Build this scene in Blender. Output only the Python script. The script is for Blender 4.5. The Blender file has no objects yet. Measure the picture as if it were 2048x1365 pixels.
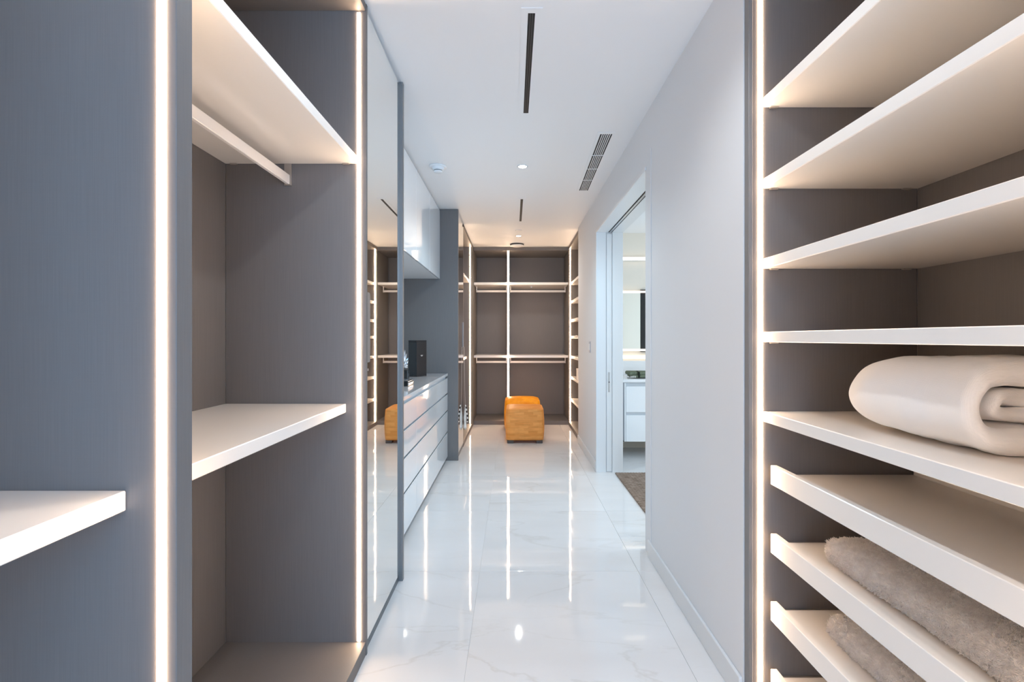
import bpy, bmesh, math, random
import numpy as np
from mathutils import Vector, noise, Matrix

random.seed(4)
scene = bpy.context.scene
COL = scene.collection
PI = math.pi

# ------------------------------------------------------------------ camera, world, light, exposure
cam_data = bpy.data.cameras.new('camera')
cam = bpy.data.objects.new('camera', cam_data)
COL.objects.link(cam)
cam.location = (0, 0, 1.335)
cam.rotation_euler = (PI / 2, 0, 0)
cam_data.sensor_width = 36.0
cam_data.lens = 36.0 * 910.0 / 2048.0
cam_data.shift_x = -2.0 / 2048.0
cam_data.shift_y = -5.5 / 2048.0
cam_data.clip_start = 0.02
scene.camera = cam

scene.view_settings.view_transform = 'Standard'
scene.view_settings.look = 'None'
scene.view_settings.gamma = 1.0
scene.view_settings.use_curve_mapping = False
scene.view_settings.exposure = 0.80
scene.cycles.max_bounces = 16
scene.cycles.diffuse_bounces = 8
scene.cycles.glossy_bounces = 8

world = bpy.data.worlds.new('sky')
scene.world = world
world.use_nodes = True
world.node_tree.nodes['Background'].inputs['Color'].default_value = (0.62, 0.78, 1.0, 1)
world.node_tree.nodes['Background'].inputs['Strength'].default_value = 1.0

COOL = (0.20, 0.56, 1.0)
WARM = (1.0, 0.71, 0.48)
LED_STRENGTH = 30.0


def area_light(name, loc, direction, sx, sy, power, colour):
    d = bpy.data.lights.new(name, 'AREA')
    d.shape = 'RECTANGLE'
    d.size, d.size_y = sx, sy
    d.energy = power
    d.color = colour
    o = bpy.data.objects.new(name, d)
    COL.objects.link(o)
    o.location = loc
    o.rotation_euler = Vector(direction).to_track_quat('-Z', 'Y').to_euler()
    return o


# daylight through the window of the room behind the camera, and through the bathroom window
area_light('rear_window_daylight', (0.55, -2.58, 1.65), (0, 1, 0), 1.5, 1.7, 53, COOL)
area_light('bathroom_window_daylight', (3.38, 3.5, 1.45), (-1, 0, 0.0), 2.2, 1.9, 22, (0.62, 0.83, 1.0))


def spot(name, loc, power, colour=(1.0, 0.93, 0.86), angle=110):
    d = bpy.data.lights.new(name, 'SPOT')
    d.energy = power
    d.color = colour
    d.spot_size = math.radians(angle)
    d.spot_blend = 0.6
    d.shadow_soft_size = 0.03
    o = bpy.data.objects.new(name, d)
    COL.objects.link(o)
    o.location = loc
    return o


spot('downlight_beam', (0.078, 3.73, 2.72), 36, (0.68, 0.88, 1.0), angle=142)
spot('downlight_beam', (0.076, 6.26, 2.72), 15, (0.98, 0.97, 0.96), angle=165)
spot('downlight_beam', (0.078, 1.20, 2.72), 18, (0.90, 0.96, 1.0), angle=150)
spot('downlight_beam', (0.078, -1.2, 2.72), 24, (0.90, 0.96, 1.0))
spot('downlight_beam', (1.9, 4.3, 2.56), 3, (1.0, 0.86, 0.72))
spot('downlight_beam', (1.9, 3.0, 2.56), 3, (1.0, 0.86, 0.72))


# ------------------------------------------------------------------ materials
def mat(name, colour=(0.8, 0.8, 0.8), rough=0.5, metal=0.0, spec=0.5, coat=0.0):
    m = bpy.data.materials.new(name)
    m.use_nodes = True
    b = m.node_tree.nodes['Principled BSDF']
    b.inputs['Base Color'].default_value = (*colour, 1)
    b.inputs['Roughness'].default_value = rough
    b.inputs['Metallic'].default_value = metal
    b.inputs['Specular IOR Level'].default_value = spec
    b.inputs['Coat Weight'].default_value = coat
    b.inputs['Coat Roughness'].default_value = 0.03
    return m


def nodes(m):
    nt = m.node_tree
    return nt, nt.nodes['Principled BSDF']


def coords(nt, scale=(1, 1, 1), kind='Object'):
    tc = nt.nodes.new('ShaderNodeTexCoord')
    mp = nt.nodes.new('ShaderNodeMapping')
    mp.inputs['Scale'].default_value = scale
    nt.links.new(tc.outputs[kind], mp.inputs['Vector'])
    return mp.outputs['Vector']


def noise_tex(nt, vec, scale, detail=2.0, rough=0.5, distortion=0.0):
    n = nt.nodes.new('ShaderNodeTexNoise')
    n.inputs['Scale'].default_value = scale
    n.inputs['Detail'].default_value = detail
    n.inputs['Roughness'].default_value = rough
    n.inputs['Distortion'].default_value = distortion
    nt.links.new(vec, n.inputs['Vector'])
    return n.outputs['Fac']


def ramp(nt, fac, stops):
    r = nt.nodes.new('ShaderNodeValToRGB')
    els = r.color_ramp.elements
    while len(els) < len(stops):
        els.new(0.5)
    for e, (p, c) in zip(els, stops):
        e.position = p
        e.color = (*c, 1)
    nt.links.new(fac, r.inputs['Fac'])
    return r.outputs['Color']


def mix(nt, a, b, fac, mode='MIX'):
    n = nt.nodes.new('ShaderNodeMix')
    n.data_type = 'RGBA'
    n.blend_type = mode
    for sock, v in ((n.inputs[0], fac), (n.inputs[6], a), (n.inputs[7], b)):
        if isinstance(v, bpy.types.NodeSocket):
            nt.links.new(v, sock)
        elif isinstance(v, (int, float)):
            sock.default_value = v
        else:
            sock.default_value = (*v, 1)
    return n.outputs[2]


def bump(nt, b, height, strength, dist):
    n = nt.nodes.new('ShaderNodeBump')
    n.inputs['Strength'].default_value = strength
    n.inputs['Distance'].default_value = dist
    nt.links.new(height, n.inputs['Height'])
    nt.links.new(n.outputs['Normal'], b.inputs['Normal'])


def linen_material(name, base):
    m = mat(name, base, 0.5, spec=0.4)
    nt, b = nodes(m)
    warp = noise_tex(nt, coords(nt, (520, 520, 7)), 1.0, 2.0)
    weft = noise_tex(nt, coords(nt, (11, 11, 620)), 1.0, 2.0)
    s = nt.nodes.new('ShaderNodeMath'); s.operation = 'MULTIPLY_ADD'
    nt.links.new(weft, s.inputs[0]); s.inputs[1].default_value = 0.22
    nt.links.new(warp, s.inputs[2])
    lo = tuple(c * 0.945 for c in base); hi = tuple(c * 1.055 for c in base)
    nt.links.new(ramp(nt, s.outputs[0], [(0.38, lo), (0.84, hi)]), b.inputs['Base Color'])
    bump(nt, b, s.outputs[0], 0.05, 0.0006)
    return m


M = {}
M['taupe'] = linen_material('taupe_linen_laminate', (0.165, 0.151, 0.144))
M['taupe_edge'] = mat('taupe_panel_edge', (0.20, 0.187, 0.18), 0.42)
M['shelf'] = mat('cream_gloss_shelf', (0.82, 0.775, 0.72), 0.20, spec=0.5)
M['gloss_white'] = mat('white_gloss_lacquer', (0.86, 0.88, 0.89), 0.05, spec=0.6, coat=0.6)
M['worktop'] = mat('grey_gloss_worktop', (0.56, 0.54, 0.54), 0.08, spec=0.5)
M['channel'] = mat('grey_finger_channel', (0.60, 0.63, 0.66), 0.35)
M['mirror'] = mat('mirror_glass', (0.93, 0.94, 0.92), 0.015, metal=1.0)
M['dark_edge'] = mat('dark_grey_edge', (0.10, 0.115, 0.125), 0.35)
M['grey_plate'] = mat('grey_handle_plate', (0.22, 0.225, 0.235), 0.38, metal=0.3)
M['rod'] = mat('champagne_rod', (0.82, 0.78, 0.74), 0.28)
M['bracket'] = mat('bracket_metal', (0.50, 0.46, 0.42), 0.35, metal=0.8)
M['steel'] = mat('brushed_steel', (0.62, 0.63, 0.65), 0.3, metal=1.0)
M['trim'] = mat('white_satin_trim', (0.72, 0.73, 0.735), 0.3)
M['black'] = mat('matte_black', (0.008, 0.008, 0.009), 0.6)
M['blade'] = mat('black_blade', (0.07, 0.07, 0.072), 0.4)
M['gloss_black'] = mat('gloss_black', (0.008, 0.011, 0.013), 0.06, spec=0.6)
M['soft_black'] = mat('soft_black_paper', (0.014, 0.014, 0.016), 0.35)
M['plastic'] = mat('white_plastic', (0.82, 0.82, 0.82), 0.35)
M['grey_plastic'] = mat('grey_plastic', (0.5, 0.5, 0.52), 0.4)
M['foot'] = mat('dark_wood_foot', (0.075, 0.055, 0.045), 0.45)
M['box_white'] = mat('white_card', (0.80, 0.77, 0.74), 0.5)
M['stone'] = mat('white_stone_counter', (0.85, 0.85, 0.85), 0.12)
M['silver'] = mat('silver_foil', (0.85, 0.87, 0.90), 0.12, metal=1.0)
M['grout'] = mat('pale_grout', (0.68, 0.665, 0.645), 0.7)
M['dark_gloss'] = mat('near_black_gloss', (0.012, 0.012, 0.014), 0.04)


def wall_material(name, base):
    m = mat(name, base, 0.55, spec=0.3)
    nt, b = nodes(m)
    f = noise_tex(nt, coords(nt), 180.0, 3.0)
    bump(nt, b, f, 0.05, 0.0008)
    return m


M['wall'] = wall_material('white_wall_paint', (0.72, 0.727, 0.74))
M['ceiling'] = wall_material('white_ceiling_paint', (0.84, 0.84, 0.84))
M['bath_wall'] = wall_material('warm_bathroom_wall', (0.77, 0.70, 0.60))


def emit(name, colour, strength):
    m = bpy.data.materials.new(name)
    m.use_nodes = True
    nt = m.node_tree
    nt.nodes.clear()
    o = nt.nodes.new('ShaderNodeOutputMaterial')
    e = nt.nodes.new('ShaderNodeEmission')
    e.inputs['Color'].default_value = (*colour, 1)
    e.inputs['Strength'].default_value = strength
    nt.links.new(e.outputs[0], o.inputs['Surface'])
    return m


M['led'] = emit('warm_led', WARM, LED_STRENGTH)
M['downlight'] = emit('downlight_lens', (1.0, 0.95, 0.88), 12.0)
M['bath_led'] = emit('bathroom_led', (1.0, 0.87, 0.70), 1.25)


def tile_material():
    m = mat('polished_white_marble', (0.8, 0.8, 0.79), 0.035, spec=0.6)
    nt, b = nodes(m)
    oi = nt.nodes.new('ShaderNodeObjectInfo')
    tc = nt.nodes.new('ShaderNodeTexCoord')
    add = nt.nodes.new('ShaderNodeVectorMath'); add.operation = 'MULTIPLY_ADD'
    nt.links.new(oi.outputs['Random'], add.inputs[0])
    add.inputs[1].default_value = (37.0, 91.0, 13.0)
    nt.links.new(tc.outputs['Object'], add.inputs[2])
    mp = nt.nodes.new('ShaderNodeMapping')
    mp.inputs['Rotation'].default_value = (0, 0, 0.12)
    mp.inputs['Scale'].default_value = (0.45, 1.5, 1.0)
    nt.links.new(add.outputs[0], mp.inputs['Vector'])
    n1 = noise_tex(nt, mp.outputs[0], 1.3, 7.0, 0.55, 0.6)
    v = ramp(nt, n1, [(0.0, (1, 1, 1)), (0.488, (1, 1, 1)), (0.5, (0.90, 0.885, 0.86)), (0.512, (1, 1, 1)), (1.0, (1, 1, 1))])
    n2 = noise_tex(nt, mp.outputs[0], 2.2, 5.0)
    cloud = ramp(nt, n2, [(0.3, (0.70, 0.685, 0.67)), (0.7, (0.76, 0.75, 0.74))])
    gate = ramp(nt, noise_tex(nt, add.outputs[0], 0.8, 1.0), [(0.47, (0.12, 0.12, 0.12)), (0.60, (0.9, 0.9, 0.9))])
    nt.links.new(mix(nt, cloud, v, gate, 'MULTIPLY'), b.inputs['Base Color'])
    n3 = noise_tex(nt, add.outputs[0], 7.0, 1.0)
    bump(nt, b, n3, 0.06, 0.004)
    return m


M['tile'] = tile_material()


def leather_patch():
    m = mat('tan_patchwork_leather', (0.5, 0.25, 0.09), 0.5, spec=0.2)
    nt, b = nodes(m)
    br = nt.nodes.new('ShaderNodeTexBrick')
    tc = nt.nodes.new('ShaderNodeTexCoord')
    # strips run horizontally on every side and across the top
    sep = nt.nodes.new('ShaderNodeSeparateXYZ'); nt.links.new(tc.outputs['Object'], sep.inputs[0])
    sn = nt.nodes.new('ShaderNodeSeparateXYZ'); nt.links.new(tc.outputs['Normal'], sn.inputs[0])

    def math_(op, a, b_):
        n_ = nt.nodes.new('ShaderNodeMath'); n_.operation = op
        for k_, v_ in ((0, a), (1, b_)):
            if isinstance(v_, (int, float)): n_.inputs[k_].default_value = v_
            else: nt.links.new(v_, n_.inputs[k_])
        return n_.outputs[0]

    def choose(flag, a, b_):
        return math_('ADD', math_('MULTIPLY', flag, a), math_('MULTIPLY', math_('SUBTRACT', 1.0, flag), b_))
    on_side = math_('GREATER_THAN', math_('ABSOLUTE', sn.outputs[0], 0.0), 0.72)
    on_top = math_('GREATER_THAN', sn.outputs[2], 0.72)
    cb = nt.nodes.new('ShaderNodeCombineXYZ')
    nt.links.new(choose(on_side, sep.outputs[1], sep.outputs[0]), cb.inputs[0])
    nt.links.new(choose(on_top, sep.outputs[1], sep.outputs[2]), cb.inputs[1])
    wob = nt.nodes.new('ShaderNodeTexNoise'); wob.inputs['Scale'].default_value = 7.0
    nt.links.new(cb.outputs[0], wob.inputs['Vector'])
    wv_ = nt.nodes.new('ShaderNodeVectorMath'); wv_.operation = 'MULTIPLY_ADD'
    nt.links.new(wob.outputs['Color'], wv_.inputs[0]); wv_.inputs[1].default_value = (0.03, 0.012, 0)
    nt.links.new(cb.outputs[0], wv_.inputs[2])
    nt.links.new(wv_.outputs[0], br.inputs['Vector'])
    br.inputs['Scale'].default_value = 1.0
    br.inputs['Brick Width'].default_value = 0.115
    br.inputs['Row Height'].default_value = 0.034
    br.inputs['Mortar Size'].default_value = 0.0003
    br.inputs['Color1'].default_value = (0.70, 0.28, 0.065, 1)
    br.inputs['Color2'].default_value = (0.82, 0.37, 0.105, 1)
    br.inputs['Mortar'].default_value = (0.64, 0.26, 0.065, 1)
    mp = nt.nodes.new('ShaderNodeMapping'); mp.inputs['Scale'].default_value = (6, 60, 1)
    nt.links.new(cb.outputs[0], mp.inputs['Vector'])
    g = noise_tex(nt, mp.outputs[0], 1.0, 4.0, 0.6, 0.8)
    grain = ramp(nt, g, [(0.3, (0.88, 0.85, 0.80)), (0.65, (1.05, 1.03, 1.0))])
    nt.links.new(mix(nt, br.outputs['Color'], grain, 1.0, 'MULTIPLY'), b.inputs['Base Color'])
    bump(nt, b, g, 0.12, 0.001)
    return m


def leather_plain():
    m = mat('orange_leather', (0.75, 0.29, 0.015), 0.45, spec=0.2)
    nt, b = nodes(m)
    f = noise_tex(nt, coords(nt), 14.0, 4.0)
    nt.links.new(ramp(nt, f, [(0.3, (0.78, 0.27, 0.008)), (0.7, (0.92, 0.38, 0.012))]), b.inputs['Base Color'])
    bump(nt, b, noise_tex(nt, coords(nt), 160.0, 2.0), 0.1, 0.001)
    return m


M['patch'] = leather_patch()
M['orange'] = leather_plain()


def knit_material():
    m = mat('cream_fleece_knit', (0.86, 0.825, 0.79), 0.9, spec=0.1)
    nt, b = nodes(m)
    b.inputs['Sheen Weight'].default_value = 0.3
    w = nt.nodes.new('ShaderNodeTexWave'); w.wave_type = 'BANDS'; w.bands_direction = 'Y'
    w.inputs['Scale'].default_value = 110.0
    w.inputs['Distortion'].default_value = 1.0
    w.inputs['Detail'].default_value = 1.0
    w2 = nt.nodes.new('ShaderNodeTexWave'); w2.wave_type = 'BANDS'; w2.bands_direction = 'Z'
    w2.inputs['Scale'].default_value = 130.0
    w2.inputs['Distortion'].default_value = 1.0
    c = coords(nt)
    nt.links.new(c, w.inputs['Vector']); nt.links.new(c, w2.inputs['Vector'])
    s = nt.nodes.new('ShaderNodeMath'); s.operation = 'MULTIPLY'
    nt.links.new(w.outputs['Fac'], s.inputs[0]); nt.links.new(w2.outputs['Fac'], s.inputs[1])
    bump(nt, b, s.outputs[0], 0.22, 0.001)
    return m


M['knit'] = knit_material()


def shag_material():
    m = mat('grey_shag_fibre', (0.7, 0.66, 0.62), 0.95, spec=0.1)
    nt, b = nodes(m)
    b.inputs['Sheen Weight'].default_value = 0.4
    f = noise_tex(nt, coords(nt), 60.0, 3.0)
    nt.links.new(ramp(nt, f, [(0.3, (0.78, 0.71, 0.65)), (0.7, (0.92, 0.86, 0.80))]), b.inputs['Base Color'])
    return m


M['shag'] = shag_material()


def rug_material():
    m = mat('brown_woven_rug', (0.2, 0.15, 0.11), 0.9, spec=0.1)
    nt, b = nodes(m)
    f = noise_tex(nt, coords(nt, (14, 90, 1)), 1.0, 3.0, 0.7)
    nt.links.new(ramp(nt, f, [(0.3, (0.10, 0.07, 0.05)), (0.5, (0.24, 0.175, 0.135)), (0.72, (0.42, 0.34, 0.28))]), b.inputs['Base Color'])
    bump(nt, b, f, 0.5, 0.003)
    return m


M['rug'] = rug_material()


def towel_material():
    m = mat('olive_towel', (0.07, 0.085, 0.055), 0.95, spec=0.1)
    nt, b = nodes(m)
    f = noise_tex(nt, coords(nt), 120.0, 2.0)
    nt.links.new(ramp(nt, f, [(0.3, (0.10, 0.125, 0.08)), (0.7, (0.22, 0.25, 0.18))]), b.inputs['Base Color'])
    bump(nt, b, f, 0.6, 0.002)
    return m


M['towel'] = towel_material()
M['towel_dark'] = mat('dark_green_band', (0.015, 0.022, 0.012), 0.95)
M['cotton'] = mat('white_cotton', (0.82, 0.79, 0.75), 0.9, spec=0.1)


# ------------------------------------------------------------------ object helpers
WORLD = {}


def link(o, parent=None, loc=(0, 0, 0)):
    """loc is a world position; children keep translation-only chains"""
    COL.objects.link(o)
    WORLD[o.name] = Vector(loc)
    if parent is not None:
        o.parent = parent
        o.location = Vector(loc) - WORLD[parent.name]
    else:
        o.location = loc
    return o


def thing(name, label, cat, loc, group=None, structure=False):
    o = bpy.data.objects.new(name, None)
    o.empty_display_size = 0.05
    link(o, None, loc)
    tag(o, label, cat, group)
    if structure:
        o['kind'] = 'structure'
    return o


def tag(o, label=None, cat=None, group=None):
    if label: o['label'] = label
    if cat: o['category'] = cat
    if group: o['group'] = group
    return o


def mesh_obj(name, verts, faces, m, parent=None, loc=(0, 0, 0), smooth=False):
    me = bpy.data.meshes.new(name)
    me.from_pydata([tuple(v) for v in verts], [], [tuple(f) for f in faces])
    me.update()
    b_ = bmesh.new(); b_.from_mesh(me)
    bmesh.ops.recalc_face_normals(b_, faces=b_.faces)
    b_.to_mesh(me); b_.free()
    if m: me.materials.append(m)
    if smooth:
        me.polygons.foreach_set('use_smooth', [True] * len(me.polygons))
    return link(bpy.data.objects.new(name, me), parent, loc)


def bm_obj(name, bm, m, parent=None, loc=(0, 0, 0), smooth=False):
    bmesh.ops.recalc_face_normals(bm, faces=bm.faces)
    me = bpy.data.meshes.new(name)
    bm.to_mesh(me)
    bm.free()
    if m: me.materials.append(m)
    if smooth:
        me.polygons.foreach_set('use_smooth', [True] * len(me.polygons))
    return link(bpy.data.objects.new(name, me), parent, loc)


def bm_box(bm, x, y, z, bevel=0.0, seg=1):
    vs = [bm.verts.new((a, b, c)) for a in x for b in y for c in z]
    q = [(0, 1, 3, 2), (4, 6, 7, 5), (0, 4, 5, 1), (2, 3, 7, 6), (0, 2, 6, 4), (1, 5, 7, 3)]
    fs = [bm.faces.new([vs[i] for i in f]) for f in q]
    if bevel > 0:
        es = list({e for f in fs for e in f.edges})
        bmesh.ops.bevel(bm, geom=es, offset=bevel, segments=seg, affect='EDGES', profile=0.5)


def bx(name, x, y, z, m, parent=None, bevel=0.0012, seg=1):
    c = Vector(((x[0] + x[1]) / 2, (y[0] + y[1]) / 2, (z[0] + z[1]) / 2))
    bm = bmesh.new()
    bm_box(bm, (x[0] - c.x, x[1] - c.x), (y[0] - c.y, y[1] - c.y), (z[0] - c.z, z[1] - c.z), bevel, seg)
    return bm_obj(name, bm, m, parent, c)


def boxes(name, lst, m, parent=None, loc=(0, 0, 0), bevel=0.0):
    loc = Vector(loc)
    bm = bmesh.new()
    for x, y, z in lst:
        bm_box(bm, (x[0] - loc.x, x[1] - loc.x), (y[0] - loc.y, y[1] - loc.y), (z[0] - loc.z, z[1] - loc.z), bevel)
    return bm_obj(name, bm, m, parent, loc)


def lathe(name, profile, m, parent=None, loc=(0, 0, 0), n=32, smooth=True):
    bm = bmesh.new()
    rings = []
    for r, z in profile:
        if r < 1e-6:
            rings.append([bm.verts.new((0, 0, z))])
        else:
            rings.append([bm.verts.new((r * math.cos(2 * PI * k / n), r * math.sin(2 * PI * k / n), z)) for k in range(n)])
    for a, b in zip(rings, rings[1:]):
        for k in range(n):
            k2 = (k + 1) % n
            if len(a) == 1:
                bm.faces.new((a[0], b[k], b[k2]))
            elif len(b) == 1:
                bm.faces.new((a[k], b[0], a[k2]))
            else:
                bm.faces.new((a[k], b[k], b[k2], a[k2]))
    return bm_obj(name, bm, m, parent, loc, smooth)


def struct(o):
    o['kind'] = 'structure'
    return o


# ------------------------------------------------------------------ the setting
H = 2.745
XW = 0.835          # right wall plane
floor = struct(bx('floor', (-1.3, 3.5), (-2.75, 8.0), (-0.12, -0.003), M['grout'], bevel=0))
T = 0.906
tile_mesh = {}
for i in range(5):
    x0 = -1.096 + i * T
    for j in range(12):
        y0 = 2.607 + (j - 6) * T
        if x0 > 1.5 and (y0 > 5.6 or y0 < 1.0):
            continue
        g = 0.0008
        if 'mesh' not in tile_mesh:
            o = bx('tile', (x0 + g, x0 + T - g), (y0 + g, y0 + T - g), (-0.003, 0.0), M['tile'], floor, bevel=0.0004)
            tile_mesh['mesh'] = o.data
        else:
            o = link(bpy.data.objects.new('tile', tile_mesh['mesh']), floor, (x0 + T / 2, y0 + T / 2, -0.0015))

struct(bx('ceiling', (-1.3, 1.6), (-2.7, 7.8), (H, H + 0.1), M['ceiling'], bevel=0))
struct(bx('ceiling', (1.05, 3.5), (1.75, 5.65), (2.62, 2.72), M['ceiling'], bevel=0))
struct(bx('wall_left', (-1.30, -1.216), (-2.7, 7.8), (0, H), M['wall'], bevel=0))
struct(bx('wall_back', (-1.3, 1.6), (7.68, 7.78), (0, H), M['wall'], bevel=0))
DY0, DY1, DZ = 2.867, 4.522, 2.388
struct(boxes('wall_right', [((XW, 1.093), (1.648, DY0), (0, H)),
                            ((XW, 1.093), (DY1 + 0.012, 5.82), (0, H)),
                            ((XW, 1.093), (DY0, DY1 + 0.012), (DZ + 0.008, H)),
                            ((1.455, 1.53), (0.5, 1.648), (0, H)),
                            ((1.093, 1.53), (1.64, 1.70), (0, H)),
                            ((1.455, 1.53), (5.82, 7.68), (0, H)),
                            ((1.093, 1.53), (5.76, 5.82), (0, H)),
                            ((1.455, 1.53), (-2.7, 0.5), (0, H))], M['wall']))
# room behind the camera, with its window opening
struct(boxes('wall_rear', [((-1.22, -0.25), (-2.72, -2.62), (0, H)), ((1.35, 1.46), (-2.72, -2.62), (0, H)),
                           ((-0.25, 1.35), (-2.72, -2.62), (0, 0.75)), ((-0.25, 1.35), (-2.72, -2.62), (2.5, H))], M['wall']))
# bathroom beyond the pocket door
struct(boxes('wall_bathroom', [((1.093, 3.5), (5.552, 5.65), (0, 2.62)),
                               ((1.12, 3.5), (1.78, 1.88), (0, 2.62)),
                               ((3.42, 3.5), (1.88, 2.35), (0, 2.62)), ((3.42, 3.5), (4.65, 5.552), (0, 2.62)),
                               ((3.42, 3.5), (2.35, 4.65), (0, 0.45)), ((3.42, 3.5), (2.35, 4.65), (2.42, 2.62))], M['bath_wall']))
struct(bx('baseboard_right', (XW - 0.012, XW), (1.655, 2.79), (0, 0.10), M['trim'], bevel=0.003))
struct(bx('baseboard_right', (XW - 0.012, XW), (4.555, 5.82), (0, 0.10), M['trim'], bevel=0.003))
struct(bx('trim_1', (XW - 0.004, XW), (2.745, 2.765), (0.10, 2.487), M['wall'], bevel=0.0015))

# pocket door
door = thing('door_1', 'white pocket door frame in the right wall with black top track', None, (0.96, 3.7, 0), structure=True)
bx('casing', (XW - 0.010, XW), (DY1 - 0.004, DY1 + 0.022), (0, DZ + 0.022), M['trim'], door, 0.003)
bx('casing', (XW - 0.010, XW), (DY0 - 0.02, DY1 - 0.004), (DZ - 0.002, DZ + 0.022), M['trim'], door, 0.003)
bx('jamb', (XW, 0.924), (DY1, DY1 + 0.012), (0, DZ), M['trim'], door)
bx('jamb', (0.987, 1.093), (DY1, DY1 + 0.012), (0, DZ), M['trim'], door)
bx('jamb', (XW, 1.093), (DY0 - 0.0, DY0 + 0.004), (0, DZ), M['trim'], door)
bx('head_jamb', (XW, 0.944), (DY0 + 0.004, DY1), (DZ, DZ + 0.008), M['trim'], door, 0)
bx('head_jamb', (0.985, 1.093), (DY0 + 0.004, DY1), (DZ, DZ + 0.008), M['trim'], door, 0)
tr = bx('track', (0.944, 0.985), (DY0 + 0.004, DY1), (DZ + 0.002, DZ + 0.008), M['black'], door, 0)
bx('track_rail', (0.954, 0.972), (DY0 + 0.01, DY1 - 0.008), (DZ - 0.004, DZ + 0.002), M['steel'], tr, 0)
leaf = bx('door_leaf', (0.930, 0.981), (DY1 + 0.001, DY1 + 0.011), (0.012, DZ - 0.012), M['trim'], door, 0.002)
lp = bx('latch_plate', (0.946, 0.964), (DY1 - 0.002, DY1 + 0.001), (0.80, 0.998), M['steel'], leaf, 0.0008)
bx('latch_hole', (0.951, 0.959), (DY1 - 0.003, DY1 - 0.002), (0.893, 0.905), M['black'], lp, 0)

# ------------------------------------------------------------------ wardrobe helpers
XB = -1.208         # left back panel face
XF = -0.62          # left front plane
SH = 0.037          # shelf thickness


def led(side_panel, x, yface, sign, z=(0.062, 2.704), proud=0.003):
    """light strip let into a side panel face; sign = direction in y it faces"""
    y = (yface + sign * 0.0002, yface + sign * proud)
    return bx('led_strip', x, (min(y), max(y)), z, M['led'], side_panel, 0)


def shelf_pins(shelf, xs, y, z):
    for x in xs:
        bx('shelf_pin', (x - 0.014, x + 0.014), (y - 0.012, y), (z - 0.005, z), M['bracket'], shelf, 0.001)


LEDX = (-0.654, -0.641)


def clothes_rod_y(root, x, y0, y1, zshelf):
    """rod along Y hanging from brackets under a shelf"""
    r = bx('clothes_rod', (x - 0.008, x + 0.008), (y0 + 0.005, y1 - 0.005), (zshelf - 0.088, zshelf - 0.048), M['rod'], root, 0.002)
    for ya, yb in ((y0 + 0.001, y0 + 0.004), (y1 - 0.004, y1 - 0.001)):
        bx('rod_bracket', (x - 0.016, x + 0.014), (ya, yb), (zshelf - 0.092, zshelf - 0.001), M['bracket'], r, 0)
        bx('rod_bracket', (x - 0.011, x + 0.011), (min(ya, yb) - 0.006, max(ya, yb) + 0.006), (zshelf - 0.0915, zshelf - 0.0885), M['bracket'], r, 0)
    return r


# ---- near left bay (beside the camera)
w = thing('open_wardrobe', 'grey linen wardrobe bay nearest the camera on the left, with one white shelf', 'wardrobe', (-0.91, 0.3, 0))
Y0, Y1 = -0.22, 0.838
p1 = bx('side_panel', (XB, XF), (Y1, Y1 + 0.042), (0, 2.742), M['taupe'], w)
led(p1, LEDX, Y1, -1)
led(p1, LEDX, Y1 + 0.042, 1)
p0 = bx('side_panel', (XB, XF), (Y0 - 0.042, Y0), (0, 2.742), M['taupe'], w)
led(p0, LEDX, Y0, 1)
bx('back_panel', (XB - 0.006, XB), (Y0, Y1), (0, 2.742), M['taupe'], w, 0)
bx('top_panel', (XB, XF + 0.001), (Y0, Y1), (2.706, 2.742), M['taupe'], w)
bx('base_panel', (XB, XF + 0.001), (Y0, Y1), (0, 0.057), M['taupe'], w)
bx('shelf', (XB, -0.711), (Y0 + 0.001, Y1 - 0.001), (1.055 - SH, 1.055), M['shelf'], w, 0.002)
s = bx('shelf', (XB, -0.658), (Y0 + 0.001, Y1 - 0.006), (2.068, 2.068 + SH), M['shelf'], w, 0.002)

# ---- second left bay
w = thing('open_wardrobe', 'grey linen wardrobe bay with hanging rod left of the tall mirror door', 'wardrobe', (-0.91, 1.4, 0))
Y0, Y1 = 0.8845, 1.9125
p2 = bx('side_panel', (XB, XF + 0.004), (Y1, Y1 + 0.014), (0, 2.742), M['taupe'], w)
led(p2, LEDX, Y1, -1)
bx('back_panel', (XB - 0.006, XB), (Y0, Y1), (0, 2.742), M['taupe'], w, 0)
bx('top_panel', (XB, XF + 0.001), (Y0, Y1), (2.712, 2.742), M['taupe'], w)
bx('base_panel', (XB, XF + 0.001), (Y0, Y1), (0, 0.057), M['taupe'], w)
s = bx('shelf', (XB, -0.658), (Y0 + 0.001, Y1 - 0.001), (2.068, 2.068 + SH), M['shelf'], w, 0.002)
shelf_pins(s, (-1.17, -0.70), Y1 - 0.001, 2.068)
bx('shelf', (XB, -0.701), (Y0 + 0.001, Y1 - 0.001), (1.060 - SH, 1.060), M['shelf'], w, 0.002)
clothes_rod_y(w, -0.943, Y0 + 0.002, Y1 - 0.001, 2.068)


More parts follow.
